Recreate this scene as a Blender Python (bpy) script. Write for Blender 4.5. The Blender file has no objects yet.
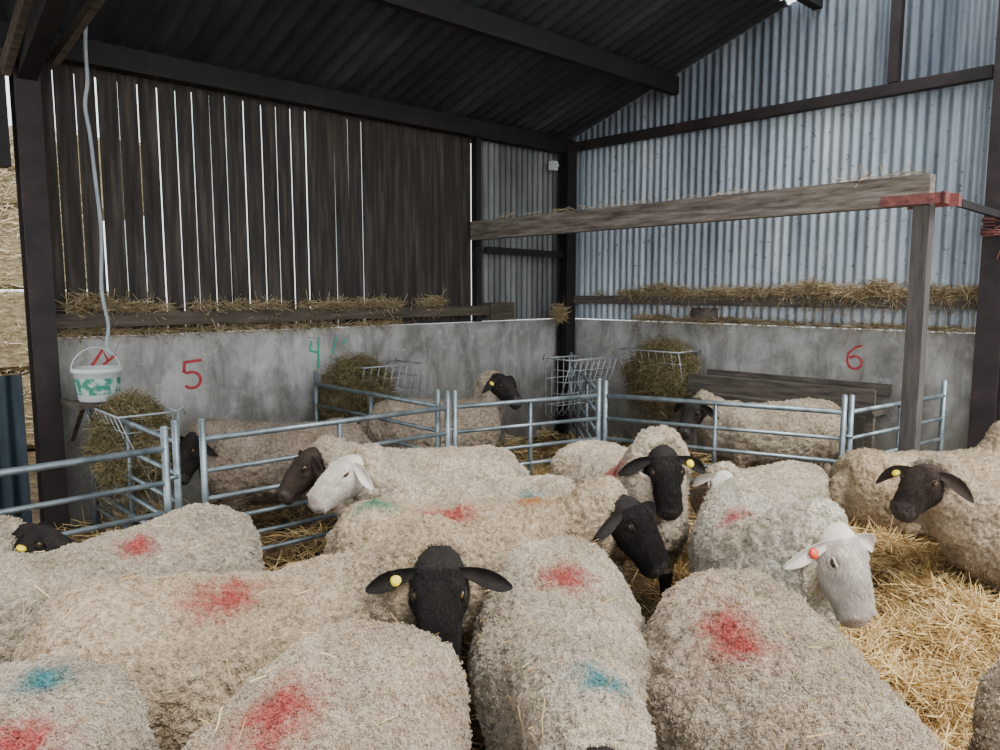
import bpy, math, random
import numpy as np
from mathutils import Vector, Matrix, noise
random.seed(7); rng=np.random.default_rng(7)
ANG=math.radians(43.5)
CORNER=Vector((.78,9.0,0))
SHELL=Matrix.Translation(CORNER)@Matrix.Rotation(ANG,4,'Z')
def WL(s,d,z): return Vector((-s,-d,z))
def roofz(d): return 3.42+.32*d

# ---------------------------------------------------------------- materials
def newmat(name):
    m=bpy.data.materials.new(name); m.use_nodes=True
    nt=m.node_tree; b=nt.nodes['Principled BSDF']
    return m,nt,b
def N(nt,t,**k):
    n=nt.nodes.new(t)
    for a,v in k.items(): setattr(n,a,v)
    return n
def ramp(nt,fac,stops):
    r=N(nt,'ShaderNodeValToRGB'); e=r.color_ramp.elements
    while len(e)<len(stops): e.new(.5)
    for i,(p,c) in enumerate(stops):
        e[i].position=p; e[i].color=(*c,1)
    nt.links.new(fac,r.inputs[0]); return r.outputs[0]
def mix(nt,f,a,b,mode='MIX'):
    n=N(nt,'ShaderNodeMix',data_type='RGBA',blend_type=mode)
    for i,x in ((0,f),(6,a),(7,b)):
        if isinstance(x,(int,float)): n.inputs[i].default_value=x
        elif isinstance(x,tuple): n.inputs[i].default_value=(*x,1)
        else: nt.links.new(x,n.inputs[i])
    return n.outputs[2]
def noiset(nt,scale,vec=None,detail=4,rough=.6,dist=0):
    n=N(nt,'ShaderNodeTexNoise'); n.inputs['Scale'].default_value=scale
    n.inputs['Detail'].default_value=detail; n.inputs['Roughness'].default_value=rough
    n.inputs['Distortion'].default_value=dist
    if vec is not None: nt.links.new(vec,n.inputs['Vector'])
    return n.outputs[0]
def objco(nt,stretch=None):
    tc=N(nt,'ShaderNodeTexCoord')
    if stretch is None: return tc.outputs['Object']
    mp=N(nt,'ShaderNodeMapping'); mp.inputs['Scale'].default_value=stretch
    nt.links.new(tc.outputs['Object'],mp.inputs[0]); return mp.outputs[0]
def bump(nt,b,h,strength=.4,dist=.01):
    n=N(nt,'ShaderNodeBump'); n.inputs['Strength'].default_value=strength
    n.inputs['Distance'].default_value=dist
    nt.links.new(h,n.inputs['Height']); nt.links.new(n.outputs[0],b.inputs['Normal'])
def simple(name,stops,scale=8,rough=.8,metal=0,stretch=None,bs=.3,bd=.005,detail=5):
    m,nt,b=newmat(name); v=objco(nt,stretch)
    f=noiset(nt,scale,v,detail)
    nt.links.new(ramp(nt,f,stops),b.inputs['Base Color'])
    b.inputs['Roughness'].default_value=rough; b.inputs['Metallic'].default_value=metal
    bump(nt,b,noiset(nt,scale*4,v,3),bs,bd); return m

M_board=simple('dark_timber',[(.3,(.014,.010,.008)),(.5,(.036,.028,.022)),(.72,(.09,.072,.058))],3,.85,stretch=(7,7,.5),bs=.5)
M_railx=simple('rail_timber',[(.3,(.03,.022,.016)),(.6,(.09,.07,.05)),(.8,(.16,.13,.10))],4,.85,stretch=(.8,8,8),bs=.5)
M_raily=simple('rail_timber_y',[(.3,(.04,.032,.025)),(.6,(.12,.10,.08)),(.8,(.2,.17,.14))],4,.85,stretch=(8,.8,8),bs=.5)
M_beam=simple('weathered_beam',[(.3,(.055,.043,.034)),(.5,(.17,.14,.115)),(.75,(.33,.29,.25))],5,.85,stretch=(7,.7,7),bs=.6)
M_postwood=simple('post_timber',[(.3,(.04,.035,.03)),(.7,(.11,.095,.085))],5,.85,stretch=(7,7,.7),bs=.6)
M_steel=simple('rusty_dark_steel',[(.35,(.006,.005,.005)),(.6,(.014,.010,.010)),(.8,(.032,.016,.015))],6,.7,.1)
M_redsteel=simple('red_oxide_steel',[(.35,(.014,.010,.011)),(.6,(.032,.019,.019)),(.8,(.07,.04,.036))],6,.7,.1)
M_bracket=simple('red_bracket_paint',[(.35,(.14,.04,.035)),(.7,(.30,.10,.085))],14,.6,.1)
M_galv=simple('galvanised_tube',[(.3,(.12,.15,.165)),(.55,(.24,.29,.31)),(.8,(.38,.43,.45))],9,.45,.65,bs=.1)
M_wire=simple('wire_mesh',[(.3,(.28,.31,.32)),(.7,(.5,.53,.54))],9,.5,.4,bs=.05)
M_roof=simple('roof_sheet',[(.3,(.022,.025,.031)),(.55,(.050,.055,.067)),(.8,(.10,.11,.13))],1.2,.6,.2,stretch=(2,.5,1),bs=.1)
M_bale=simple('bale_straw',[(.3,(.16,.11,.05)),(.5,(.42,.33,.18)),(.72,(.68,.58,.38))],9,.95,stretch=(1.5,1,5),bs=1,bd=.06,detail=9)
M_bluesheet=simple('blue_sheet',[(.3,(.012,.022,.03)),(.6,(.03,.05,.065)),(.8,(.07,.10,.12))],4,.6,.2,stretch=(3,3,.5))
M_white=simple('white_plastic',[(.3,(.55,.58,.58)),(.7,(.72,.74,.74))],6,.45,bs=.05)
M_greenlabel=simple('green_label',[(.45,(.04,.25,.17)),(.55,(.5,.6,.55))],14,.5,bs=.02)
M_cable=simple('cable_plastic',[(.3,(.28,.32,.36)),(.7,(.42,.47,.5))],6,.5,bs=.02)
M_red=simple('red_spray_paint',[(.3,(.35,.02,.03)),(.7,(.5,.05,.06))],30,.7,bs=.05)
M_green=simple('green_spray_paint',[(.3,(.02,.28,.18)),(.7,(.06,.42,.3))],30,.7,bs=.05)
M_black=simple('black_keratin',[(.3,(.006,.006,.006)),(.7,(.02,.018,.016))],20,.5)
M_yard=simple('yard_concrete',[(.3,(.22,.21,.19)),(.7,(.36,.35,.32))],2,.9)

def straw_mat(name,c0,c1,c2):
    m,nt,b=newmat(name)
    a=N(nt,'ShaderNodeAttribute'); a.attribute_name='tone'
    nt.links.new(ramp(nt,a.outputs['Fac'],[(0,c0),(.5,c1),(1,c2)]),b.inputs['Base Color'])
    b.inputs['Roughness'].default_value=.7; return m
M_straw=straw_mat('straw',(.18,.105,.035),(.52,.34,.125),(.86,.65,.32))
M_hay=straw_mat('hay',(.045,.036,.015),(.17,.13,.055),(.38,.31,.15))
M_ledge=straw_mat('ledge_straw',(.14,.095,.045),(.36,.27,.14),(.6,.48,.29))

def concrete():
    m,nt,b=newmat('concrete_wall'); v=objco(nt)
    base=ramp(nt,noiset(nt,1.6,v,8,.68,.6),[(.3,(.19,.18,.16)),(.5,(.38,.365,.335)),(.70,(.56,.55,.52))])
    st=ramp(nt,noiset(nt,2.6,objco(nt,(1.6,1.6,.5)),7,.75,.4),[(.40,(.30,.28,.25)),(.56,(1,1,1))])
    c=mix(nt,.55,base,st,'MULTIPLY')
    c=mix(nt,ramp(nt,noiset(nt,5,v,6,.7),[(.56,(0,0,0)),(.66,(.45,.45,.45))]),c,(.60,.60,.58))
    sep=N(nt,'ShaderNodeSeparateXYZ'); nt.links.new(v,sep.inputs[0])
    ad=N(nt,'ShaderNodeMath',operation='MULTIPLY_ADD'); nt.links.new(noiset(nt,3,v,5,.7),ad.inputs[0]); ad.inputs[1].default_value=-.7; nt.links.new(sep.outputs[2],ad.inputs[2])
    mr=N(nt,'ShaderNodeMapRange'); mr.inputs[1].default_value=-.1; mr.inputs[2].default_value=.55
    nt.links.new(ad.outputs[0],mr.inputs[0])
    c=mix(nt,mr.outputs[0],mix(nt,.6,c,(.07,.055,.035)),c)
    nt.links.new(c,b.inputs['Base Color']); b.inputs['Roughness'].default_value=.9
    bump(nt,b,noiset(nt,14,v,8,.7),.5,.01); return m
M_conc=concrete()

def sheetmat(name,lo,mid,hi,metal=.45):
    m,nt,b=newmat(name); v=objco(nt)
    st=noiset(nt,1.5,objco(nt,(3,3,.35)),7,.7)
    c=ramp(nt,st,[(.3,lo),(.5,mid),(.72,hi)])
    sp=noiset(nt,1.0,objco(nt,(1.1,1.1,.25)),1)
    c=mix(nt,.6,c,ramp(nt,sp,[(.4,(.45,.5,.56)),(.6,(1,1,1))]),'MULTIPLY')
    spots=ramp(nt,noiset(nt,16,v,4,.75),[(.60,(0,0,0)),(.68,(1,1,1))])
    c=mix(nt,spots,c,(.12,.115,.11))
    nt.links.new(c,b.inputs['Base Color']); b.inputs['Roughness'].default_value=.5
    b.inputs['Metallic'].default_value=metal; return m
M_sheet=sheetmat('galvanised_sheet',(.21,.25,.285),(.40,.445,.49),(.62,.67,.71))
M_sheetshade=sheetmat('galvanised_sheet_shaded',(.10,.115,.135),(.20,.225,.26),(.33,.36,.40))  # same sheet for the upper gable, with the shadow there put into its colour
M_oldsheet=sheetmat('old_sheet',(.06,.06,.055),(.16,.16,.15),(.33,.33,.31),.2)

# ---------------------------------------------------------------- mesh builder
class MB:
    def __init__(s): s.v=[];s.f=[];s.m=[]
    def add(s,vs,fs,mi=0):
        o=len(s.v); s.v+=[tuple(v) for v in vs]; s.f+=[tuple(i+o for i in f) for f in fs]; s.m+=[mi]*len(fs)
    def box(s,a,b,mi=0):
        x0,x1=sorted((a[0],b[0]));y0,y1=sorted((a[1],b[1]));z0,z1=sorted((a[2],b[2]))
        s.add([(x0,y0,z0),(x1,y0,z0),(x1,y1,z0),(x0,y1,z0),(x0,y0,z1),(x1,y0,z1),(x1,y1,z1),(x0,y1,z1)],
              [(0,3,2,1),(4,5,6,7),(0,1,5,4),(1,2,6,5),(2,3,7,6),(3,0,4,7)],mi)
    def beam(s,a,b,w,h,mi=0):
        a=Vector(a);b=Vector(b);t=(b-a).normalized()
        up=Vector((0,0,1)) if abs(t.z)<.95 else Vector((1,0,0))
        sd=t.cross(up).normalized();u=sd.cross(t)
        vs=[]
        for p in (a,b):
            for i,j in ((-1,-1),(1,-1),(1,1),(-1,1)): vs.append(p+sd*(i*w/2)+u*(j*h/2))
        s.add(vs,[(0,1,2,3),(7,6,5,4),(0,4,5,1),(1,5,6,2),(2,6,7,3),(3,7,4,0)],mi)
    def path(s,pts,rad,seg=8,mi=0):
        pts=[Vector(p) for p in pts]; n=len(pts)
        if not hasattr(rad,'__len__'): rad=[rad]*n
        rings=[];prev=None
        for i,p in enumerate(pts):
            t=(pts[min(i+1,n-1)]-pts[max(i-1,0)]).normalized()
            if prev is None:
                up=Vector((0,0,1)) if abs(t.z)<.9 else Vector((1,0,0)); sd=t.cross(up).normalized()
            else: sd=(prev-t*prev.dot(t)).normalized()
            prev=sd;u=sd.cross(t)
            rings.append([p+(sd*math.cos(k*2*math.pi/seg)+u*math.sin(k*2*math.pi/seg))*rad[i] for k in range(seg)])
        s.loft(rings,mi)
    def tube(s,a,b,r,seg=8,mi=0): s.path([a,b],r,seg,mi)
    def loft(s,rings,mi=0,mif=None):
        k=len(rings[0]);vs=[p for r in rings for p in r];fs=[];o0=len(s.m)
        for i in range(len(rings)-1):
            for j in range(k):
                a=i*k+j;b=i*k+(j+1)%k; fs.append((a,b,b+k,a+k))
        nb=len(fs)
        vs.append(sum((Vector(p) for p in rings[0]),Vector())/k); vs.append(sum((Vector(p) for p in rings[-1]),Vector())/k)
        c0=len(vs)-2;c1=c0+1;o=(len(rings)-1)*k
        for j in range(k):
            fs.append((c0,(j+1)%k,j)); fs.append((c1,o+j,o+(j+1)%k))
        s.add(vs,fs,mi)
        if mif:
            for i in range(len(rings)-1):
                for j in range(k): s.m[o0+i*k+j]=mif(i,j)
            for j in range(k): s.m[o0+nb+2*j+1]=mif(len(rings)-1,0)
    def ell(s,c,r,mi=0,seg=12,M=None):
        c=Vector(c);rings=[]
        for i in range(1,seg//2+2):
            ph=math.pi*i/(seg//2+2)
            ring=[]
            for j in range(seg):
                th=2*math.pi*j/seg
                q=Vector((r[0]*math.cos(ph),r[1]*math.sin(ph)*math.cos(th),r[2]*math.sin(ph)*math.sin(th)))
                if M is not None: q=M@q
                ring.append(c+q)
            rings.append(ring)
        s.loft(rings,mi)
    def obj(s,name,mats,shell=True,smooth=False,parent=None):
        me=bpy.data.meshes.new(name); me.from_pydata(s.v,[],s.f)
        for m in (mats if isinstance(mats,list) else [mats]): me.materials.append(m)
        me.polygons.foreach_set('material_index',s.m)
        if smooth: me.polygons.foreach_set('use_smooth',[True]*len(s.f))
        me.update(); o=bpy.data.objects.new(name,me); bpy.context.scene.collection.objects.link(o)
        if shell and parent is None: o.matrix_world=SHELL
        if parent is not None: o.parent=parent
        return o

def strand_arrays(P,D,L,W):
    n=len(P); r=rng.normal(size=(n,3)); a=np.cross(D,r); a/=np.linalg.norm(a,axis=1)[:,None]+1e-9
    b=np.cross(D,a); L=L[:,None];W=W[:,None]
    V=np.empty((n,9,3))
    bend=a*L*rng.uniform(-.08,.08,(n,1))
    for e,(sg,bd) in enumerate(((-.5,0),(0,1),(.5,0))):
        for k in range(3):
            th=2*math.pi*k/3
            V[:,e*3+k]=P+D*L*sg+bend*bd+(a*math.cos(th)+b*math.sin(th))*W*.5
    base=np.arange(n)[:,None]*9
    q=[]
    for e in range(2):
        for k in range(3): q.append([e*3+k,e*3+(k+1)%3,(e+1)*3+(k+1)%3,(e+1)*3+k])
    F=(base[:,None,:]+np.array(q)[None]).reshape(-1,4)
    return V.reshape(-1,3),F
def strands_obj(name,P,D,L,W,mat,parent=None,tone=None,extra=None,shell=False):
    V,F=strand_arrays(P,D,L,W); n=len(P)
    if tone is None: tone=rng.uniform(0,1,n)
    tv=np.repeat(tone,9)
    if extra is not None:
        ev,ef=extra; F2=[tuple(x+len(V) for x in f) for f in ef]; V=np.vstack([V,np.array(ev)]); tv=np.concatenate([tv,np.full(len(ev),.12)])
    else: F2=[]
    me=bpy.data.meshes.new(name); me.from_pydata(V.tolist(),[],F.tolist()+F2)
    at=me.attributes.new('tone','FLOAT','POINT'); at.data.foreach_set('value',tv.astype(np.float32))
    me.materials.append(mat); o=bpy.data.objects.new(name,me); bpy.context.scene.collection.objects.link(o)
    if shell: o.matrix_world=SHELL
    if parent is not None: o.parent=parent
    return o
def rdir(n,flat=.25):
    D=rng.normal(size=(n,3)); D[:,2]*=flat; return D/np.linalg.norm(D,axis=1)[:,None]

# ---------------------------------------------------------------- ground
def fl(x,y): return .05*noise.noise(Vector((x*1.3,y*1.3,0)))-.02
def mound(x,y): return .21*math.exp(-((x-2.6)/1.0)**4-((y-3.95)/.95)**4)+.07*math.exp(-((x-2.0)/.8)**2-((y-2.7)/.5)**2)
nx,ny=190,190
xs=np.linspace(-6.5,6.5,nx);ys=np.linspace(-2.5,10.5,ny)
gv=[(x,y,fl(x,y)+mound(x,y)+.02*noise.noise(Vector((x*6,y*6,3)))) for y in ys for x in xs]
gf=[(j*nx+i,j*nx+i+1,(j+1)*nx+i+1,(j+1)*nx+i) for j in range(ny-1) for i in range(nx-1)]
me=bpy.data.meshes.new('floor');me.from_pydata(gv,[],gf)
M_bed=simple('trodden_bedding',[(.3,(.035,.022,.011)),(.5,(.11,.072,.032)),(.7,(.27,.185,.085))],9,.95,bs=1,bd=.03,detail=9)
me.materials.append(M_bed); o=bpy.data.objects.new('floor',me);bpy.context.scene.collection.objects.link(o)
g=MB();g.box((-40,-40,-.3),(40,45,-.10));g.obj('ground',M_yard,shell=False)
n=74000
P=np.empty((n,3))
k=n//3
P[:,0]=np.concatenate([rng.uniform(-4,4.2,k),rng.uniform(.9,3.4,n-k)])
P[:,1]=np.concatenate([rng.uniform(.8,8.5,k),rng.uniform(1.2,4.6,n-k)])
P[:,2]=[fl(x,y)+mound(x,y) for x,y in P[:,:2]]
nc=np.array([noise.noise(Vector((x*3.0,y*3.0,9))) for x,y in P[:,:2]])
P[:,2]+=rng.uniform(.0,.06,n)+.19*np.clip(nc,0,1)
keepd=(nc>-.25)|(rng.uniform(0,1,n)<.35)
rel=P[:,:2]-np.array([CORNER.x,CORNER.y]); u=np.array([math.cos(ANG),math.sin(ANG)]);w=np.array([-u[1],u[0]])
ok=((rel@u)<-.15)&((rel@w)<-.15)&keepd; P=P[ok];nc=nc[ok];n=len(P)
strands_obj('straw_bedding',P,rdir(n,.45),rng.uniform(.05,.28,n),rng.uniform(.0025,.0055,n),M_straw,tone=np.clip(rng.uniform(0,1,n)*.8+.1+nc*.5,0,1))

# ---------------------------------------------------------------- walls
b=MB(); b.box(WL(-.0,0,-.1),WL(5.52,-.2,1.35)); b.obj('wall_left',M_conc)
b=MB(); b.box(WL(0,-.2,-.1),WL(-.2,5.6,1.35)); b.obj('wall_right',M_conc)

def corr(p_along0,p_along1,z0f,z1f,axis,off,period,amp,name,mat,step=.01):
    vs=[];fs=[];n=int((p_along1-p_along0)/step)
    for i in range(n+1):
        t=p_along0+(p_along1-p_along0)*i/n
        o=off+amp*math.sin(2*math.pi*t/period)
        z0,z1=z0f(t),z1f(t)
        for kk in range(2):
            z=z0 if kk==0 else z1
            vs.append(WL(t,o,z) if axis=='s' else WL(o,t,z))
    for i in range(n): fs.append((2*i,2*i+2,2*i+3,2*i+1))
    m=MB();m.add(vs,fs);return m.obj(name,mat,smooth=True)
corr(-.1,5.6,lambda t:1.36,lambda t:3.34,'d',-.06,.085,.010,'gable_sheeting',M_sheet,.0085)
corr(-.1,5.6,lambda t:3.34,lambda t:roofz(t)+.0,'d',-.045,.085,.010,'gable_sheeting',M_sheetshade,.0085)
corr(.05,1.42,lambda t:1.36,lambda t:3.42,'s',-.06,.085,.012,'eave_wall_sheeting',M_oldsheet,.0085)
b=MB();s=1.46
while s<5.36:
    wd=random.uniform(.115,.145);gap=random.choice([.006,.008,.010,.013]) if s>2.6 else random.choice([.005,.007,.009])
    tl=random.uniform(-.003,.003)
    zb=1.36;zt=3.30
    x0,x1=-(s),-(s+wd)
    vs=[(x0,.04,zb),(x1,.04,zb),(x1,.052,zb),(x0,.052,zb),(x0+tl,.04,zt),(x1+tl,.04,zt),(x1+tl,.052,zt),(x0+tl,.052,zt)]
    b.add(vs,[(0,3,2,1),(4,5,6,7),(0,1,5,4),(1,2,6,5),(2,3,7,6),(3,0,4,7)])
    s+=wd+gap
b.obj('space_board_cladding',M_board)
b=MB(); b.box(WL(1.05,-.03,1.43),WL(5.5,.07,1.53)); b.obj('timber_rail',M_railx)
b=MB(); b.box(WL(.95,-.02,1.38),WL(1.3,.10,1.56)); b.obj('rail_block',M_railx)
b=MB(); b.box(WL(-.02,.12,1.54),WL(.07,4.3,1.63)); b.obj('timber_rail',M_raily)
b=MB(); b.box(WL(0,-.03,3.26),WL(9.5,.10,3.42)); b.obj('eave_beam',M_steel)
for d in (1.45,2.9,4.35):
    b=MB(); z=roofz(d)-.03; b.box(WL(-.03,d-.04,z-.17),WL(9.5,d+.04,z)); b.obj('roof_purlin',M_steel)
b=MB(); b.beam(WL(5.5,.1,roofz(.1)-.33),WL(5.5,5.3,roofz(5.3)-.33),.11,.16); b.obj('roof_rafter',M_steel)
b=MB(); b.box(WL(.0,.1,3.28),WL(.09,4.3,3.37)); b.obj('gable_rail',M_redsteel)
b=MB(); b.box(WL(.0,3.55,3.38),WL(.08,3.63,roofz(3.6)-.05)); b.obj('gable_stud',M_redsteel)
def ibeam(name,s,d,z0,z1,w,mat,axis='s'):
    b=MB();h=w/2;t=.014
    if axis=='s':
        b.box(WL(s-h,d-h,z0),WL(s+h,d-h+t,z1));b.box(WL(s-h,d+h-t,z0),WL(s+h,d+h,z1));b.box(WL(s-t/2,d-h+t,z0),WL(s+t/2,d+h-t,z1))
    else:
        b.box(WL(s-h,d-h,z0),WL(s-h+t,d+h,z1));b.box(WL(s+h-t,d-h,z0),WL(s+h,d+h,z1));b.box(WL(s-h+t,d-t/2,z0),WL(s+h-t,d+t/2,z1))
    b.box(WL(s-h-.03,d-h-.03,z0),WL(s+h+.03,d+h+.03,z0+.012))
    return b.obj(name,mat)
ibeam('steel_stanchion',5.50,.10,-.05,3.32,.15,M_redsteel)
ibeam('steel_stanchion',.12,.12,-.05,3.28,.15,M_steel)
ibeam('steel_stanchion',.10,4.42,-.05,roofz(4.42)-.2,.17,M_redsteel,'d')
b=MB(); b.box(WL(1.40,-.02,1.36),WL(1.47,.06,3.26)); b.obj('cladding_stud',M_steel)
b=MB(); b.beam(WL(5.62,.15,3.1),WL(5.55,.75,3.55),.05,.09); b.beam(WL(5.35,.2,3.2),WL(5.15,.8,3.6),.05,.07); b.obj('roof_brace',M_railx)
b=MB(); b.box(WL(5.62,.02,2.5),WL(5.70,.16,3.2)); b.obj('fixing_plate',M_steel)
def roofpart(name,mat,s0,s1,ds):
    m=MB();vs=[];fs=[];n=int((s1-s0)/.0142)
    for i in range(n+1):
        s=s0+(s1-s0)*i/n
        for d in ds: vs.append(WL(s,d,roofz(d)+.02+.018*math.sin(2*math.pi*s/.15)))
    k=len(ds)
    for i in range(n):
        for j in range(k-1): fs.append((i*k+j,(i+1)*k+j,(i+1)*k+j+1,i*k+j+1))
    m.add(vs,fs);return m.obj(name,mat,smooth=True)
roofpart('ceiling',M_roof,-.3,9.6,[-.4,.6,1.6,2.62])
roofpart('ceiling',M_roof,2.2,9.6,[2.6,3.4,4.4,5.3])
mt,nt,bb=newmat('rooflight_grp'); tr=N(nt,'ShaderNodeBsdfTranslucent'); tr.inputs[0].default_value=(.9,.95,.97,1)
df=N(nt,'ShaderNodeBsdfDiffuse'); nt.links.new(ramp(nt,noiset(nt,4,objco(nt),5),[(.3,(.5,.52,.52)),(.7,(.7,.72,.72))]),df.inputs[0])
ms_=N(nt,'ShaderNodeMixShader'); ms_.inputs[0].default_value=.1; nt.links.new(tr.outputs[0],ms_.inputs[1]); nt.links.new(df.outputs[0],ms_.inputs[2])
nt.links.new(ms_.outputs[0],nt.nodes['Material Output'].inputs[0])
roofpart('rooflight',mt,-.3,2.22,[2.6,3.4,4.4,5.3])
b=MB(); b.beam(WL(1.45,.0,2.31),WL(1.45,4.36,2.33),.10,.19); o=b.obj('timber_beam',M_beam)
b=MB(); b.box(WL(1.40,4.27,-.05),WL(1.50,4.37,2.23)); b.obj('timber_post',M_postwood)
b=MB(); b.box(WL(1.52,4.08,2.235),WL(1.505,4.46,2.30)); b.box(WL(1.395,4.2,2.22),WL(1.38,4.5,2.30))
b.beam(WL(1.52,4.44,2.27),WL(1.15,4.44,2.27),.02,.07); 
for d in (4.12,4.24,4.38): b.tube(WL(1.50,d,2.27),WL(1.535,d,2.27),.014)
b.obj('steel_bracket',M_bracket)
b=MB(); b.beam(WL(1.15,4.44,2.26),WL(.12,4.46,2.24),.03,.05); b.obj('tie_bar',M_steel)
b=MB(); b.beam(WL(1.30,.02,2.12),WL(.15,.10,2.10),.05,.07); b.obj('wall_girt',M_steel)
b=MB()
for q in range(9):
    pts=[]
    z=2.16+random.uniform(-.07,.07)
    for i in range(17):
        t=2*math.pi*i/16; pts.append(WL(.10+.115*math.cos(t),4.42+.115*math.sin(t),z+random.uniform(-.012,.012)))
    b.path(pts,.005,5)
for q in range(5):
    x=random.uniform(-.05,.05); b.path([WL(.2,4.51+x,2.15),WL(.23,4.52+x,2.05),WL(.22,4.53+x+random.uniform(-.05,.05),1.9+random.uniform(-.08,.05))],.004,5)
b.obj('baling_twine',M_bracket)
b=MB(); b.box(WL(.25,.02,3.05),WL(.33,.09,3.15)); b.tube(WL(.29,.09,3.1),WL(.29,.12,3.1),.025,12); b.obj('junction_box',M_white)
b=MB()
pts=[WL(5.16,.3,3.5),WL(5.17,.28,3.3),WL(5.16,.25,3.1),WL(5.17,.2,2.95),WL(5.15,.2,2.75),WL(5.13,.18,2.5),WL(5.11,.18,2.1),WL(5.13,.18,1.7),WL(5.10,.18,1.45),WL(5.12,.18,1.30),WL(5.09,.2,1.22)]
sm=[]
P_=[pts[0]]+pts+[pts[-1]]
for i in range(1,len(P_)-2):
    for t in (0,.25,.5,.75):
        a_,b_,c_,d_=P_[i-1],P_[i],P_[i+1],P_[i+2]
        sm.append(.5*((2*b_)+(c_-a_)*t+(2*a_-5*b_+4*c_-d_)*t*t+(3*b_-a_-3*c_+d_)*t**3))
b.path(sm,.013,8); b.obj('hanging_hose',M_cable,smooth=True)
def ribbon(b,pts,width,fn):
    pts=[Vector(p) for p in pts];L=[];R=[]
    for i,p in enumerate(pts):
        t=(pts[min(i+1,len(pts)-1)]-pts[max(0,i-1)]).normalized();nn=Vector((-t.y,t.x))
        w=width*(.8+.4*random.random())/2; L.append(fn(p+nn*w));R.append(fn(p-nn*w))
    n=len(pts); b.add(L+R,[(i,i+1,n+i+1,n+i) for i in range(n-1)])
def arc(cx,cy,rx,ry,a0,a1,n=12): return [(cx+rx*math.cos(math.radians(a0+(a1-a0)*i/n)),cy+ry*math.sin(math.radians(a0+(a1-a0)*i/n))) for i in range(n+1)]
def leftw(s0,z0): return lambda p: WL(s0-p.x,.004,z0+p.y)
def rightw(d0,z0): return lambda p: WL(.004,d0+p.x,z0+p.y)
b=MB(); f=leftw(4.45,1.03)
ribbon(b,[(.075,.11),(-.06,.10)],.024,f); ribbon(b,[(-.06,.11),(-.07,.02)],.024,f); ribbon(b,[(-.07,.03)]+arc(-.01,-.045,.07,.065,120,-140),.024,f)
b.obj('painted_digit',M_red)
b=MB(); f=rightw(3.385,1.11)
ribbon(b,[(.06,.10),(0,.09),(-.06,.03),(-.065,-.04)]+arc(0,-.045,.06,.055,180,500,16),.02,f); b.obj('painted_digit',M_red)
b=MB(); f=leftw(3.30,1.16)
ribbon(b,[(-.09,.09),(-.11,.0),(-.03,-.02)],.022,f);ribbon(b,[(-.02,.12),(-.03,-.16)],.022,f)
ribbon(b,[(.12,-.04),(.15,.06),(.16,.11)],.018,f);ribbon(b,[(.23,.03),(.27,.10)],.02,f)
b.obj('painted_scribble',M_green)
b=MB(); f=leftw(5.1,1.2); ribbon(b,[(-.08,-.06),(0,.06),(.04,-.03)],.02,f);ribbon(b,[(.0,-.05),(.09,.02)],.02,f); b.obj('painted_scribble',M_red)
def ledge(name,f,cnt,zs=.03,jit=.05,hang=0,k0=0):
    t=rng.uniform(0,1,cnt)
    nz=np.array([noise.noise(Vector((x*7+k0,1.7,2)))+.6*noise.noise(Vector((x*23+k0,4.7,2))) for x in t])
    t=t[nz>rng.uniform(-.75,.35,cnt)]; hgt=np.array([max(0,noise.noise(Vector((x*7+k0,1.7,2)))) for x in t])
    P=np.array([tuple(f(x)) for x in t]); P+=rng.normal(size=P.shape)*np.array([jit*.4,jit*.4,zs*.35]); P[:,2]+=.010+hgt*zs*rng.uniform(0,2.2,len(t))
    n=len(P); D=rdir(n,.5)
    h=int(n*hang)
    if h: P[:h,2]-=rng.uniform(.02,.15,h); D[:h]=rdir(h,2.5)
    strands_obj(name,P,D,rng.uniform(.05,.22,n),rng.uniform(.003,.005,n),M_ledge,shell=True)
ledge('loose_straw',lambda t:WL(1.9+3.4*t,.03,1.55),4200,.06,hang=.07)
ledge('loose_straw',lambda t:WL(.06,.5+3.8*t,1.65),4200,.06,hang=.08,k0=5)
ledge('loose_straw',lambda t:WL(.05,2.9+1.4*t,1.66),3000,.08,hang=.12,k0=9)
ledge('loose_straw',lambda t:WL(2.4+3.0*t,-.02,1.37),2400,.03,hang=.06,k0=14)
ledge('loose_straw',lambda t:WL(-.02,1.0+3.3*t,1.37),1700,.03,hang=.06,k0=20)
ledge('loose_straw',lambda t:WL(1.45,.4+3.9*t,2.425),260,.01,.03)
ledge('loose_straw',lambda t:WL(.2+.35*t,.1+.3*t,1.40),900,.09)
b=MB(); b.path([WL(-.06,1.72,1.44),WL(-.06,2.0,1.44)],.075,12); b.obj('rolled_sacking',M_beam,smooth=True)

# ---------------------------------------------------------------- hurdles
def hurdle(pts,name='sheep_hurdle',top=.88):
    for (a,c) in zip(pts[:-1],pts[1:]):
        b=MB();A=Vector((-a[0],-a[1],0));B=Vector((-c[0],-c[1],0));t=(B-A).normalized()
        A=A+t*.03;B=B-t*.03
        for z in (top,.70,.54,.41,.29,.18): b.tube(A+Vector((0,0,z)),B+Vector((0,0,z)),.0145 if z<top else .018)
        for P_ in (A,B):
            b.tube(P_+Vector((0,0,.0)),P_+Vector((0,0,top+.11)),.02)
            b.ell(P_+Vector((0,0,top+.11)),(.02,.02,.012),seg=8)
        L=(B-A).length
        for k in ((.5,) if L<2.2 else (.35,.68)):
            q=A+t*L*k; b.box((q.x-.012,q.y-.012,.18),(q.x+.012,q.y+.012,top))
        for z in (.72,.25): b.tube(B+Vector((0,0,z)),B+t*.06+Vector((0,0,z)),.012)
        b.obj(name,M_galv,smooth=True)
hurdle([(7.25,2.10),(5.36,2.02)])
hurdle([(5.18,1.91),(3.43,1.98),(2.19,2.33)])
hurdle([(2.19,2.33),(1.65,4.0),(.25,4.18)])
hurdle([(5.28,1.9),(5.28,.25)])
hurdle([(3.46,1.90),(3.46,.15)])
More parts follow.
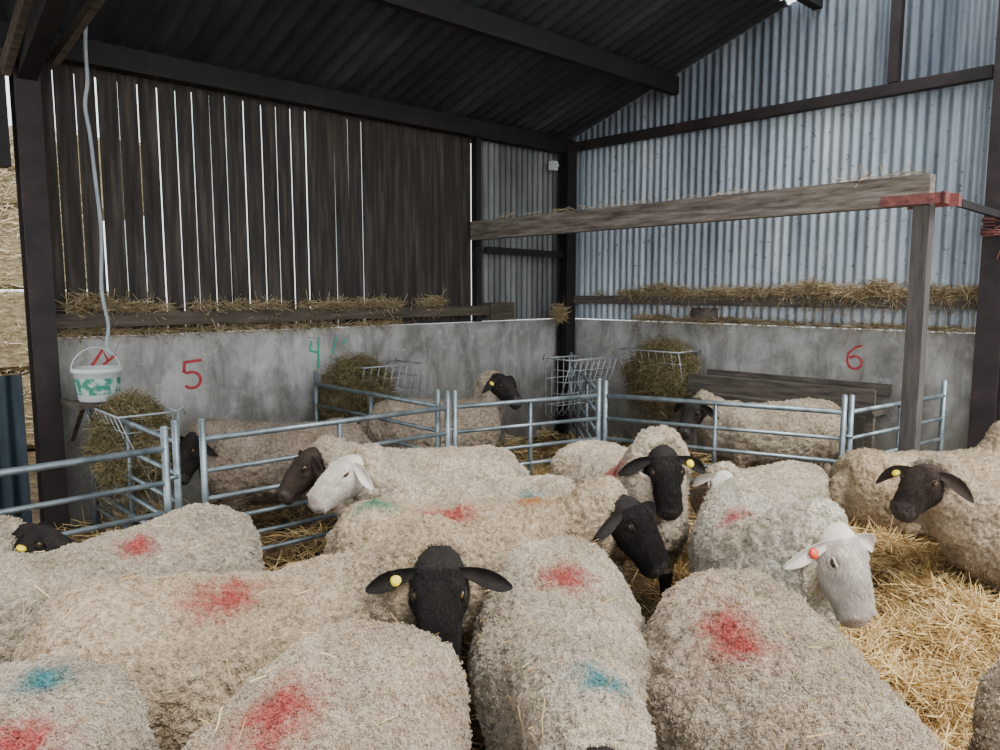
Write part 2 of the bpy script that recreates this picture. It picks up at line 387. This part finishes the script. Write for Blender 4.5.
hurdle([(2.12,2.25),(.4,.45)])
b=MB(); b.box(WL(.34,1.95,.72),WL(.37,3.7,.88)); b.box(WL(.03,1.95,.66),WL(.36,3.7,.69)); b.box(WL(.0,1.95,.8),WL(.03,3.7,.9))
for d in (1.99,2.85,3.66): b.beam(WL(.32,d,0),WL(.32,d,.66),.06,.06); b.beam(WL(.01,d,.68),WL(.36,d,.68),.05,.05)
b.obj('feed_trough',M_raily)

# ---------------------------------------------------------------- hay racks
def rack(s,d,z0,along,hay=1,W=.56,H=.52,out=None,hx=0,hs=1.0):
    al=Vector(along).normalized(); ou=Vector(out).normalized(); base=Vector((-s,-d,z0))
    pt=lambda x,y,z: base+al*x+ou*y+Vector((0,0,z))
    b=MB();r=.004
    yb=lambda z:.10+.26*(z/H)**.8
    nW=9
    for i in range(nW):
        x=-W/2+W*i/(nW-1)
        b.path([pt(x,0,H),pt(x,0,.02),pt(x,.08,0),pt(x,yb(.1),.1),pt(x,yb(H*.5),H*.5),pt(x,yb(H),H)],r,5)
    for z in (.22*H,.42*H,.62*H,.82*H):
        b.path([pt(-W/2,0,z),pt(-W/2,yb(z),z),pt(W/2,yb(z),z),pt(W/2,0,z)],r,5)
    b.path([pt(-W/2,0,H),pt(-W/2,yb(H),H),pt(W/2,yb(H),H),pt(W/2,0,H),pt(-W/2,0,H)],.008,6)
    for z in (.12,.38): b.tube(pt(-W/2,0,z),pt(W/2,0,z),r,5)
    for x in (-W/2,W/2): b.path([pt(x,0,H),pt(x,-.03,H+.03),pt(x,-.05,H-.02)],.007,6)
    o=b.obj('hay_rack',M_wire,smooth=True)
    if hay:
        h=MB();Mx=Matrix((( al.x,ou.x,0),(al.y,ou.y,0),(0,0,1)))
        h.ell(pt(hx,.16,H*.58),(W*.46*hs,.17,H*.46*hs),seg=16,M=Mx)
        n=int(6500*hay)
        th=rng.uniform(0,2*math.pi,n);cz=rng.uniform(-1,1,n);sr=np.sqrt(1-cz**2)
        lump=np.array([1+.22*noise.noise(Vector((math.cos(a_)*2.2,math.sin(a_)*2.2,c_*2.2+s))) for a_,c_ in zip(th,cz)])
        rad=rng.uniform(.86,1.12,n)*lump
        lx=sr*np.cos(th)*W*.51*hs*rad+hx;ly=sr*np.sin(th)*.21*rad+.17;lz=cz*H*.50*hs*rad+H*.58
        P=np.array([tuple(pt(a_,c_,e_)) for a_,c_,e_ in zip(lx,ly,lz)])
        D=rdir(n,.8);L=rng.uniform(.05,.18,n)
        m_=int(n*.06); P[:m_,2]-=rng.uniform(0,.25,m_)*hay; D[:m_]=rdir(m_,3)
        ho=strands_obj('hay',P,D,L,rng.uniform(.002,.004,n),M_hay,extra=(h.v,h.f))
        ho.parent=o
    return o
rack(4.98,.72,.34,(0,1,0),1.3,W=.76,H=.58,out=(-1,0,0),hs=1.0)
rack(2.83,.10,.36,(1,0,0),1.2,W=.62,H=.66,out=(0,-1,0),hx=-.26,hs=1.02)
rack(1.06,1.0,.45,(1,-.1,0),0,W=.62,H=.58,out=(-.1,-1,0))
rack(.06,1.5,.42,(0,1,0),1.3,W=.72,H=.66,out=(-1,0,0),hx=-.05,hs=1.05)
b=MB();c=WL(5.26,.44,.95);rings=[]
for z,r in ((0,.115),(.01,.122),(.19,.145),(.195,.155),(.225,.156),(.225,.145),(.03,.115)):
    rings.append([c+Vector((r*math.cos(2*math.pi*k/28),r*math.sin(2*math.pi*k/28),z)) for k in range(28)])
b.loft(rings)
lab=[]
for z,r in ((.05,.129),(.16,.1435)): lab.append([c+Vector((r*math.cos(2*math.pi*k/28),r*math.sin(2*math.pi*k/28),z)) for k in range(28)])
vs=lab[0]+lab[1]; b.add(vs,[(k,(k+1)%28,28+(k+1)%28,28+k) for k in range(28)],1)
pts=[c+Vector((.155*math.cos(t),.03,.2+.16*math.sin(t))) for t in [math.pi*i/12 for i in range(13)]]
b.path(pts,.004,6); b.obj('plastic_bucket',[M_white,M_greenlabel],smooth=True)
b=MB(); b.box(WL(5.42,.28,.925),WL(5.10,.62,.945)); b.beam(WL(5.42,.19,.935),WL(5.42,.62,.935),.03,.03); b.beam(WL(5.38,.19,.66),WL(5.38,.5,.92),.03,.03); b.obj('bucket_shelf',M_railx)

# ---------------------------------------------------------------- outside left bay
corr(5.62,7.6,lambda t:0,lambda t:1.12,'s',.0,.10,.014,'blue_sheet_barrier',M_bluesheet,.01)
b=MB()
for r,z0 in enumerate((0,.85,1.7,2.55)):
    s=4.2-(r%2)*.6
    while s<11:
        j=random.uniform(-.06,.06)
        x0,x1=-(s+1.95),-s; y0,y1=3.2+j,4.3+j;z1=z0+.83
        e=.05
        ring=[]
        for xx,ins in ((x0,e),(x0+e,0),(x1-e,0),(x1,e)):
            ring.append([Vector((xx,y,z)) for y,z in ((y0+ins,z0+e+ins),(y0+ins,z1-e-ins),(y0+e+ins,z1-ins),(y1-e-ins,z1-ins),(y1-ins,z1-e-ins),(y1-ins,z0+e+ins),(y1-e-ins,z0+ins),(y0+e+ins,z0+ins))])
        b.loft(ring)
        s+=2.02
bo=b.obj('straw_bale_stack',M_bale)
M_balestraw=straw_mat('bale_face_straw',(.3,.22,.11),(.62,.52,.33),(.85,.77,.58))
n=14000;Q=np.stack([-rng.uniform(4.3,9.5,n),3.2+rng.normal(0,.03,n),rng.uniform(.05,3.38,n)],1)
so_=strands_obj('straw_surface',Q,rdir(n,.5),rng.uniform(.06,.2,n),rng.uniform(.004,.008,n),M_balestraw,parent=bo)
b=MB()
for z in (1.45,1.25,1.05,.8): b.tube(WL(5.7,-1.6,z),WL(9,-1.6,z),.022)
for s in (5.75,7.4,8.9): b.tube(WL(s,-1.6,0),WL(s,-1.6,1.5),.026)
b.obj('field_gate',M_galv,smooth=True)
n=7000;Q=np.stack([-rng.uniform(5.6,9,n),rng.uniform(1.9,3.0,n),np.zeros(n)],1)
Q[:,2]=rng.uniform(0,1,n)**.4*(1.15+.2*np.sin(Q[:,0]*3))*(1-np.abs(Q[:,1]-2.5)*.6)
strands_obj('hay_heap',Q,rdir(n,.6),rng.uniform(.1,.35,n),rng.uniform(.006,.012,n),M_straw,shell=True)

# ---------------------------------------------------------------- SHEEP
def woolmat(name,base,marks,dirty=.45,seed=0):
    m,nt,b=newmat(name); v=objco(nt)
    lo=tuple(c*.66 for c in base); hi=tuple(min(1,c*1.28) for c in base)
    c=ramp(nt,noiset(nt,4,v,6,.65),[(.3,lo),(.5,base),(.72,hi)])
    mp=N(nt,'ShaderNodeMapping'); mp.inputs['Location'].default_value=(seed*2.1,seed*.7,0); nt.links.new(v,mp.inputs[0])
    stn=ramp(nt,noiset(nt,2.6,mp.outputs[0],5,.7),[(.48,(0,0,0)),(.68,(.42,.42,.42))])
    c=mix(nt,stn,c,(base[0]*.74,base[1]*.62,base[2]*.44))
    fine=ramp(nt,noiset(nt,58,v,4,.75),[(.38,(.38,.32,.26)),(.50,(.88,.86,.83)),(.60,(1,1,1))])
    c=mix(nt,.72,c,fine,'MULTIPLY')
    sep=N(nt,'ShaderNodeSeparateXYZ'); nt.links.new(v,sep.inputs[0])
    mr=N(nt,'ShaderNodeMapRange'); mr.inputs[1].default_value=.60; mr.inputs[2].default_value=.28
    nt.links.new(sep.outputs[2],mr.inputs[0])
    mm=N(nt,'ShaderNodeMath',operation='MULTIPLY'); nt.links.new(mr.outputs[0],mm.inputs[0]); mm.inputs[1].default_value=dirty
    c=mix(nt,mm.outputs[0],c,(.13,.095,.06))
    ns=noiset(nt,15,v,6,.8,.8)
    for (mx,my,rx,ry,col) in marks:
        sb=N(nt,'ShaderNodeVectorMath',operation='SUBTRACT'); nt.links.new(v,sb.inputs[0]); sb.inputs[1].default_value=(mx,my,.8)
        ml=N(nt,'ShaderNodeVectorMath',operation='MULTIPLY'); nt.links.new(sb.outputs[0],ml.inputs[0]); ml.inputs[1].default_value=(1/rx,1/ry,.25/ry)
        ln=N(nt,'ShaderNodeVectorMath',operation='LENGTH'); nt.links.new(ml.outputs[0],ln.inputs[0])
        ad=N(nt,'ShaderNodeMath',operation='MULTIPLY_ADD'); nt.links.new(ns,ad.inputs[0]); ad.inputs[1].default_value=4.2; nt.links.new(ln.outputs[1],ad.inputs[2])
        rg=N(nt,'ShaderNodeMapRange'); rg.inputs[1].default_value=3.8; rg.inputs[2].default_value=2.4; rg.inputs[4].default_value=.80
        nt.links.new(ad.outputs[0],rg.inputs[0])
        c=mix(nt,rg.outputs[0],c,mix(nt,.6,col,fine,'MULTIPLY'))
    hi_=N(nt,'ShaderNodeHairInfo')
    c=mix(nt,1.0,c,ramp(nt,hi_.outputs['Intercept'],[(0,(.74,.71,.67)),(.8,(1,1,1))]),'MULTIPLY')  # paler wool tips; roots and mesh beneath darkened, crevice shade painted into colour
    nt.links.new(c,b.inputs['Base Color']); b.inputs['Roughness'].default_value=.95
    b.inputs['Specular IOR Level'].default_value=.06
    bump(nt,b,noiset(nt,60,v,4,.7),1.0,.014)
    return m
def skinmat(name,c0,c1,c2,rough=.85,amt=.35):
    m,nt,b=newmat(name); v=objco(nt)
    c=ramp(nt,noiset(nt,9,v,5,.65),[(.35,c0),(.65,c1)])
    sp=ramp(nt,noiset(nt,130,v,2,.6),[(.5,(0,0,0)),(.7,(amt,)*3)])
    c=mix(nt,sp,c,c2)
    nt.links.new(c,b.inputs['Base Color'])
    b.inputs['Roughness'].default_value=rough; b.inputs['Specular IOR Level'].default_value=.22
    bump(nt,b,noiset(nt,190,v,3,.7),.7,.003); return m
SK={'black':skinmat('black_face_hair',(.006,.005,.0045),(.018,.014,.012),(.05,.042,.036)),
    'brown':skinmat('brown_face_hair',(.013,.0085,.0065),(.038,.025,.018),(.08,.06,.05)),
    'white':skinmat('white_face_hair',(.46,.40,.33),(.64,.59,.52),(.68,.64,.58),.9)}
MZ={'black':skinmat('black_muzzle',(.016,.013,.012),(.045,.038,.034),(.09,.08,.075),.6),
    'brown':skinmat('brown_muzzle',(.02,.015,.013),(.055,.042,.036),(.1,.08,.07),.6),
    'white':skinmat('pale_muzzle',(.32,.25,.21),(.48,.39,.35),(.5,.43,.4),.7)}
M_eye=simple('sheep_eye',[(.35,(.06,.03,.01)),(.65,(.20,.11,.035))],60,.05,bs=0)
M_pupil=simple('sheep_pupil',[(.3,(.002,.002,.002)),(.7,(.004,.004,.004))],60,.05,bs=0)
M_pink=simple('pink_skin',[(.3,(.22,.14,.12)),(.7,(.32,.21,.19))],20,.6)
M_tagy=simple('yellow_ear_tag',[(.3,(.75,.55,.02)),(.7,(.9,.7,.05))],20,.4,bs=.02)
M_tagr=simple('red_ear_tag',[(.3,(.6,.04,.02)),(.7,(.7,.08,.04))],20,.4,bs=.02)
RED=(.50,.03,.045);GREEN=(.01,.28,.19);BLUE=(.0,.25,.30)
TR=[(-.57,.60,.07,.08),(-.55,.59,.16,.16),(-.50,.58,.225,.212),(-.40,.57,.277,.240),(-.27,.545,.300,.252),(-.10,.525,.318,.262),(.06,.525,.318,.258),(.18,.54,.295,.250),(.29,.565,.268,.246),(.38,.580,.228,.224),(.46,.595,.165,.172),(.50,.60,.10,.11)]
HT=np.array([-.06,-.04,-.01,.03,.065,.10,.14,.18,.215,.240,.258,.270,.277])
HW=np.array([.030,.056,.070,.077,.081,.073,.062,.055,.052,.053,.050,.038,.018])
HU=np.array([.030,.052,.068,.075,.076,.073,.067,.059,.052,.044,.034,.016,-.004])
HB=np.array([-.03,-.06,-.090,-.110,-.110,-.102,-.088,-.074,-.066,-.063,-.060,-.052,-.036])
def smoothinterp(x,xp,fp):
    h=.008
    return sum(np.interp(x+o,xp,fp)*wt for o,wt in ((-h,.25),(0,.5),(h,.25)))
HTT=np.concatenate([np.linspace(-.06,.245,70),np.linspace(.25,.277,14)])
def headgrid():
    rings=[];K=56
    for t in HTT:
        w=float(smoothinterp(t,HT,HW));tp=float(smoothinterp(t,HT,HU));bt=float(smoothinterp(t,HT,HB))
        ring=[]
        for k in range(K):
            th=2*math.pi*k/K;ct,st=math.cos(th),math.sin(th);e=2.3
            x=w*math.copysign(abs(ct)**(2/e),ct);y=(tp+bt)/2+(tp-bt)/2*math.copysign(abs(st)**(2/e),st)
            dn=max(0,-st); jaw=.42*np.clip(1-(t-.15)/.12,0.2,1); x*=1-jaw*dn**1.3
            nx_,ny_=ct,st
            def gs(c,r,a):
                dd=((t-c[0])**2+(abs(x)-c[1])**2+(y-c[2])**2)/r**2
                return a*math.exp(-dd)
            ds=gs((.072,.074,.036),.019,-.012)+gs((.056,.058,.066),.020,.013)+gs((.090,.070,.006),.018,.006)+gs((.130,.058,.016),.026,-.011)
            ds+=gs((.258,.030,.014),.010,-.012)+gs((.246,.042,.028),.013,.008)+gs((.045,.05,-.055),.036,.010)
            ds+=gs((.15,.0,.066),.05,.005)+gs((.258,.0,.02),.008,-.005)+gs((.03,.0,.075),.022,-.006)
            if t>.17: ds-= .008*math.exp(-((y+.034+.1*(.27-t))/.005)**2)*min(1,(t-.17)/.03)
            ring.append((t,x+nx_*ds,y+ny_*ds))
        rings.append(ring)
    return rings
HG=headgrid()
def sell(c,ax,ay,w,h,seg=24,e=2.3):
    out=[]
    for k in range(seg):
        t=2*math.pi*k/seg;ct,st=math.cos(t),math.sin(t)
        out.append(c+ax*(w*math.copysign(abs(ct)**(2/e),ct))+ay*(h*math.copysign(abs(st)**(2/e),st)))
    return out
def hair(name,pos,radii,mat,parent):
    n,K,_=pos.shape
    hc_=bpy.data.hair_curves.new(name);hc_.add_curves([K]*n)
    hc_.points.foreach_set('position',pos.reshape(-1).astype(np.float32))
    hc_.points.foreach_set('radius',np.tile(radii,n).astype(np.float32))
    hc_.materials.append(mat)
    ho=bpy.data.objects.new(name,hc_);bpy.context.scene.collection.objects.link(ho);ho.parent=parent
    return ho
def sheep(loc,hd,head,nd,face='black',wool=(.44,.36,.27),scale=1.0,marks=(),voxel=.013,hairs=9000,tag=None,roll=0,hs=1.05,seed=0,straws=0,eartilt=-.16,neckz=.62,nr=.118,dz=0,fuzz=0):
    a=math.radians(hd);L=Vector((loc[0],loc[1],0))
    R=Matrix.Rotation(-a,3,'Z')
    z0=fl(*loc)+dz
    tl=lambda p:(R@(Vector(p)-L-Vector((0,0,z0))))/scale
    hc=tl(head); n_=(R@Vector(nd)).normalized()
    poll=hc-n_*.12*hs
    up=Vector((0,0,1)); U=(up-n_*up.dot(n_)).normalized()
    if roll: U=Matrix.Rotation(math.radians(roll),3,n_)@U
    S=U.cross(n_).normalized()
    b=MB()
    X=Vector((1,0,0));Y=Vector((0,1,0));Z=Vector((0,0,1))
    wv=1+.04*math.sin(seed*2.3);
    b.loft([sell(Vector((x,.015*math.sin(seed+x*4),zc)),Y,Z,w*wv,h*(1+.03*math.sin(seed*1.7+x*5)),28,2.15) for x,zc,w,h in TR])
    p0=Vector((.20,0,.575));p1=Vector((.46,0,neckz));p3=poll-n_*.015-U*.025;p2=p3-n_*.10+Vector((0,0,-.03))
    pts=[];rad=[]
    for i in range(9):
        t=i/8;q=p0*(1-t)**3+p1*3*t*(1-t)**2+p2*3*t*t*(1-t)+p3*t**3
        pts.append(q);rad.append(.210*(1-t)**1.4+nr*(1-(1-t)**1.4) if t<.999 else nr*.78)
    b.path(pts,rad,20)
    for sg in (1,-1):
        q=rng.uniform(-.05,.05)
        f=[Vector((.30,.15*sg,.50)),Vector((.27,.16*sg,.36)),Vector((.29+q*.4,.14*sg,.27)),Vector((.31+q,.135*sg,.20)),Vector((.305+q,.135*sg,.12)),Vector((.31+q,.135*sg,.055)),Vector((.33+q,.135*sg,.028)),Vector((.34+q,.135*sg,.004))]
        b.path(f,[.10,.085,.055,.034,.024,.026,.03,.033],12)
        b.ell((.25,.17*sg,.50),(.14,.10,.19),seg=16)
        b.ell((-.33,.170*sg,.53),(.17,.12,.20),seg=16)
        q=rng.uniform(-.05,.05)
        h=[Vector((-.36,.14*sg,.52)),Vector((-.30,.16*sg,.40)),Vector((-.37+q*.3,.15*sg,.31)),Vector((-.43+q,.14*sg,.235)),Vector((-.415+q,.14*sg,.14)),Vector((-.405+q,.14*sg,.06)),Vector((-.385+q,.14*sg,.03)),Vector((-.375+q,.14*sg,.004))]
        b.path(h,[.14,.115,.065,.038,.026,.027,.03,.033],12)
    b.path([Vector((-.53,0,.68)),Vector((-.59,0,.62)),Vector((-.61,0,.52)),Vector((-.605,0,.44))],[.05,.045,.038,.02],10)
    tmp=b.obj('tmp',M_black,shell=False)
    md=tmp.modifiers.new('r','REMESH');md.mode='VOXEL';md.voxel_size=voxel
    ms=tmp.modifiers.new('s','SMOOTH');ms.factor=.5;ms.iterations=max(2,int(.06/voxel))
    dg=bpy.context.evaluated_depsgraph_get();dg.update()
    em=bpy.data.meshes.new_from_object(tmp.evaluated_get(dg))
    bpy.data.objects.remove(tmp)
    nv=len(em.vertices);co=np.empty(nv*3,np.float32);em.vertices.foreach_get('co',co);co=co.reshape(-1,3).astype(float)
    no=np.empty(nv*3,np.float32);em.vertex_normals.foreach_get('vector',no);no=no.reshape(-1,3).astype(float)
    sz=co[:,2]
    skin=np.clip((.27-sz)/.03,0,1); wl=1-skin
    rel=co-np.array(poll);hx=rel@np.array(n_);rr=np.linalg.norm(rel-hx[:,None]*np.array(n_),axis=1)
    face_near=np.clip((hx+.02)/.05,0,1)*(rr<.15)
    sv=Vector((seed*3.7,seed*1.3,0))
    disp=np.zeros(nv)
    for i in np.nonzero(wl>0)[0]:
        p=Vector(co[i])+sv
        disp[i]=.030*noise.noise(p*3.0)+.015*noise.noise(p*8)+.011*noise.noise(p*18)+.015*(.5-1.6*abs(noise.noise(p*33)))+.009*noise.noise(p*60)
    co=co+no*(disp*wl*(1-face_near))[:,None]
    faces=[tuple(p.vertices) for p in em.polygons]
    fm=[1 if sum(skin[v] for v in f)/len(f)>.5 else 0 for f in faces]
    for i,f in enumerate(faces):
        if fm[i] and all(co[v][2]<.035 for v in f): fm[i]=3
    bpy.data.meshes.remove(em)
    e=MB();hp=lambda t,s,u:poll+(n_*t+S*s+U*u)*hs
    MM=Matrix((n_,S,U)).transposed()
    headrings=[[hp(*q) for q in r] for r in HG]
    def mz(i,j):
        t,x,y=HG[i][j]
        return 8 if t+.012*math.sin(x*160)+.006*math.sin(y*210)>.226 else 1
    e.loft(headrings,1,mz)
    for sg in (1,-1):
        d=(S*sg+U*eartilt+n_*.06).normalized()
        root=hp(.008,.060*sg,.032)
        flat=(n_*.55+U*.85); flat=(flat-d*flat.dot(d)).normalized(); wide=d.cross(flat).normalized()
        rings=[]
        for t,w in ((-.02,.014),(0,.017),(.02,.021),(.045,.028),(.075,.033),(.10,.031),(.120,.023),(.134,.013),(.141,.005)):
            c=root+d*t*hs*1.05-U*(t*t*2.6)+n_*(t*t*2.0)
            ring=[]
            for k in range(14):
                th=2*math.pi*k/14
                ring.append(c+wide*(w*math.cos(th))+flat*(.0055*math.sin(th)+(.026*(math.cos(th)**2)*(w/.038))))
            rings.append(ring)
        e.loft(rings,1)
        e.ell(hp(.072,.0655*sg,.038),(.0165,.0125,.0135),2,12,MM)
        e.ell(hp(.073,.0735*sg,.0395),(.0095,.0062,.0045),7,10,MM)
        for uo in (.0135,-.0125):
            e.path([hp(.049,.062*sg,.034),hp(.062,.0745*sg,.038+uo),hp(.084,.0725*sg,.038+uo),hp(.099,.060*sg,.031)],[.003,.0045,.0045,.003],6,1)
        e.ell(hp(.2590,.029*sg,.013),(.008,.0065,.0055),3 if face!='white' else 4,8,MM)
    e.ell(hp(.2725,0,.0),(.004,.010,.010),4 if face=='white' else 3,8,MM)
    if tag is not None:
        sg,col=tag
        c=poll+(S*sg*.118+U*.020+n_*.030)*hs
        e.ell(c,(.022,.020,.013),col,10,MM)
    off=nv
    V=np.vstack([co,np.array(e.v)]);F=faces+[tuple(i+off for i in f) for f in e.f];mi=fm+e.m
    loc_marks=[]
    for (mx,my,rx,ry,col) in marks:
        q=tl((mx,my,0)); loc_marks.append((q.x,q.y,rx,ry,col))
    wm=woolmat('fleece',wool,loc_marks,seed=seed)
    me=bpy.data.meshes.new('sheep');me.from_pydata(V.tolist(),[],F)
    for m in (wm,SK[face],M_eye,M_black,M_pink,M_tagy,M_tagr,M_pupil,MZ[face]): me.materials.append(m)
    me.polygons.foreach_set('material_index',mi);me.polygons.foreach_set('use_smooth',[True]*len(F));me.update()
    ob=bpy.data.objects.new('sheep',me);bpy.context.scene.collection.objects.link(ob)
    ob.location=(loc[0],loc[1],z0);ob.rotation_euler=(0,0,a);ob.scale=(scale,)*3
    q=np.array([f for f,k in zip(faces,fm) if k==0 and len(f)==4])
    cen=co[q].mean(1)
    rel=cen-np.array(poll);hx=rel@np.array(n_);rr=np.linalg.norm(rel-hx[:,None]*np.array(n_),axis=1)
    keep=(cen[:,2]>.30)&~((hx>.0)&(rr<.14));q=q[keep]
    A=co[q[:,0]];B=co[q[:,1]];C=co[q[:,2]];D=co[q[:,3]]
    ar=np.linalg.norm(np.cross(C-A,D-B),axis=1);idx=rng.choice(len(q),hairs,p=ar/ar.sum())
    u1=rng.uniform(0,1,(hairs,1));v1=rng.uniform(0,1,(hairs,1))
    P=(A[idx]*(1-u1)+B[idx]*u1)*(1-v1)+(D[idx]*(1-u1)+C[idx]*u1)*v1
    nn=np.cross(C[idx]-A[idx],D[idx]-B[idx]);nn/=np.linalg.norm(nn,axis=1)[:,None]+1e-9
    flip=np.sum(nn*no[q[idx,0]],axis=1)<0;nn[flip]*=-1
    big=hairs>20000
    t1=np.cross(nn,rng.normal(size=(hairs,3)));t1/=np.linalg.norm(t1,axis=1)[:,None]+1e-9
    t2=np.cross(nn,t1)
    K=6;pos=np.empty((hairs,K,3));rc=rng.uniform(.0018,.0042,(hairs,1));ht=rng.uniform(.002,.008,(hairs,1));ph=rng.uniform(0,6.28,(hairs,1));tw=rng.uniform(3.5,6.5,(hairs,1))
    for k in range(K):
        t=k/(K-1);aa=ph+tw*t
        pos[:,k]=P-nn*.002+nn*ht*math.sin(t*2.2)*1.2+(t1*np.cos(aa)+t2*np.sin(aa))*rc*(.5+.8*t)+t1*t*.002
    r0=.00095 if big else .0019
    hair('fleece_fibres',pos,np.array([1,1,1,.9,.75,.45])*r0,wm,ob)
    if fuzz:
        HR=np.array([[tuple(p) for p in r] for r in headrings]);I=rng.integers(14,len(HR)-16,fuzz);J=rng.integers(0,56,fuzz)
        w1=rng.uniform(0,1,(fuzz,1));w2=rng.uniform(0,1,(fuzz,1));J2=(J+1)%56
        Pf=(HR[I,J]*(1-w1)+HR[I+1,J]*w1)*(1-w2)+(HR[I,J2]*(1-w1)+HR[I+1,J2]*w1)*w2
        cent=HR[I].mean(1);nf=Pf-cent;nf/=np.linalg.norm(nf,axis=1)[:,None]
        for sg in (1,-1):
            ec=np.array(hp(.073,.07*sg,.038));okk=np.linalg.norm(Pf-ec,axis=1)>.021;Pf=Pf[okk];nf=nf[okk]
        nh=len(Pf);dl=np.array(n_)+rng.normal(size=(nh,3))*.25;pos=np.empty((nh,3,3));ll=rng.uniform(.008,.015,(nh,1))
        for k in range(3): pos[:,k]=Pf+dl*ll*k/2+nf*(.0006+.003*math.sin(k/2*2.2))
        hair('face_hair',pos,np.array([.0006,.0005,.0002]),SK[face],ob)
    if straws:
        idx2=[i for i in range(hairs) if P[i,2]>.64]; idx2=random.sample(idx2,straws)
        Pp=P[idx2]+nn[idx2]*.012; Dd=rng.normal(size=(straws,3));Dd-=nn[idx2]*np.sum(Dd*nn[idx2],axis=1)[:,None];Dd/=np.linalg.norm(Dd,axis=1)[:,None]
        strands_obj('caught_straw',Pp,Dd,rng.uniform(.015,.07,straws)*np.where(rng.uniform(0,1,straws)<.12,2.2,1),rng.uniform(.0018,.0032,straws),M_straw,parent=ob,tone=rng.uniform(.3,1,straws))
    return ob
TAN=(.64,.54,.42);GREY=(.60,.535,.44);PALE=(.72,.635,.515);WARM=(.67,.555,.41)
near=dict(voxel=.0072,hairs=95000)
sheep((-1.13,1.33),-88,(-1.1,.55,.6),(0,-.6,-.8),wool=GREY,marks=[(-1.10,1.70,.06,.045,BLUE),(-1.0,1.46,.09,.06,RED)],seed=1,straws=25,**near)
sheep((-1.47,2.66),230,(-2.0,2.05,.55),(-.6,-.6,-.5),wool=GREY,marks=[(-1.33,2.66,.06,.05,RED)],seed=2,straws=25,neckz=.52,**near)
sheep((-2.36,2.62),48,(-1.88,3.06,.60),(.85,.15,-.45),wool=GREY,seed=19,tag=(-1,5),hairs=12000,neckz=.5,nr=.10)
sheep((-.82,2.33),17,(-.185,2.18,.725),(.02,-.42,-.9),wool=WARM,marks=[(-.87,2.25,.10,.09,RED)],seed=3,tag=(-1,5),straws=35,voxel=.007,hairs=95000,eartilt=-.02,hs=1.09,fuzz=16000,nr=.115)
sheep((-.42,1.55),-97,(-.42,.8,.6),(0,-.6,-.8),wool=TAN,marks=[(-.49,1.54,.13,.07,RED)],seed=4,straws=50,**near)
sheep((.22,2.36),-91,(.21,1.44,.56),(0,-.45,-.88),wool=PALE,marks=[(.22,2.42,.08,.07,RED),(.24,1.66,.06,.06,BLUE)],seed=5,straws=110,scale=.95,neckz=.62,nr=.125,**near)
sheep((.73,1.83),-93,(.68,1.05,.6),(0,-.6,-.8),wool=TAN,marks=[(.63,1.93,.12,.07,RED)],seed=6,straws=45,**near)
sheep((1.15,3.2),-105,(1.25,2.62,.665),(.20,-.42,-.9),'white',wool=(.86,.80,.68),marks=[(1.0,3.10,.11,.05,RED)],seed=7,tag=(-1,6),voxel=.008,hairs=70000,hs=1.12,straws=10,nr=.125,fuzz=12000)
sheep((.66,4.05),-78,(.79,3.48,.78),(.05,-.5,-.86),wool=PALE,marks=[(.56,3.70,.07,.06,RED)],seed=8,tag=(1,5),voxel=.01,hairs=34000,nr=.14,fuzz=8000)
sheep((1.55,4.4),200,(1.2,4.0,.58),(-.4,-.6,-.7),'white',wool=PALE,scale=.8,seed=9)
sheep((2.6,4.38),5,(3.25,4.4,.75),(.8,-.1,-.5),'black',wool=WARM,seed=10,hairs=22000,dz=-.04)
sheep((2.74,3.62),180,(1.93,3.40,.76),(-.75,-.6,-.45),'brown',wool=TAN,seed=11,tag=(-1,5),voxel=.009,hairs=36000,dz=-.06,fuzz=8000,nr=.13)
sheep((-.12,3.14),-3,(.58,3.00,.68),(.45,-.45,-.75),wool=WARM,marks=[(-.53,3.10,.07,.06,GREEN),(-.22,3.04,.09,.07,RED),(.15,3.16,.07,.06,(.55,.2,.05))],seed=12,voxel=.009,hairs=50000,straws=15,fuzz=10000,nr=.125)
sheep((-.13,3.7),175,(-.80,3.56,.76),(-.7,-.65,-.6),'white',wool=PALE,scale=.97,marks=[(.12,3.52,.07,.06,BLUE)],seed=13,voxel=.01,hairs=32000,fuzz=8000,nr=.13)
sheep((-.45,4.27),188,(-1.12,4.1,.66),(-.6,-.4,-.75),'brown',wool=PALE,seed=14,voxel=.011,hairs=22000)
sheep((-1.5,5.0),200,(-2.0,4.72,.62),(-.3,-.4,-.85),wool=(.42,.36,.30),seed=15)
sheep((-.5,6.05),12,(.06,6.0,.88),(.6,-.5,-.6),wool=(.50,.43,.35),seed=16,tag=(-1,5))
sheep((2.15,5.95),182,(1.5,5.85,.68),(-.5,-.4,-.75),wool=(.56,.49,.39),seed=17)
sheep((1.52,1.42),-90,(1.5,.7,.6),(0,-.6,-.8),wool=TAN,seed=18,voxel=.012,hairs=16000)

# ---------------------------------------------------------------- light
w=bpy.data.worlds.new('overcast');bpy.context.scene.world=w;w.use_nodes=True
bg=w.node_tree.nodes['Background'];bg.inputs[0].default_value=(.91,.955,1,1);bg.inputs[1].default_value=2.8
sl=bpy.data.lights.new('soft_sun','SUN');sl.energy=5.0;sl.angle=math.radians(22);sl.color=(1,.975,.94)
so=bpy.data.objects.new('soft_sun',sl);bpy.context.scene.collection.objects.link(so)
so.rotation_euler=Vector((.48,-.60,1.0)).to_track_quat('Z','Y').to_euler()
cd=bpy.data.cameras.new('camera');cd.lens=27;cd.sensor_width=36;cd.clip_start=.05
co_=bpy.data.objects.new('camera',cd);bpy.context.scene.collection.objects.link(co_)
co_.location=(0,0,1.7);co_.rotation_euler=(math.radians(90-6.5),0,0)
bpy.context.scene.camera=co_
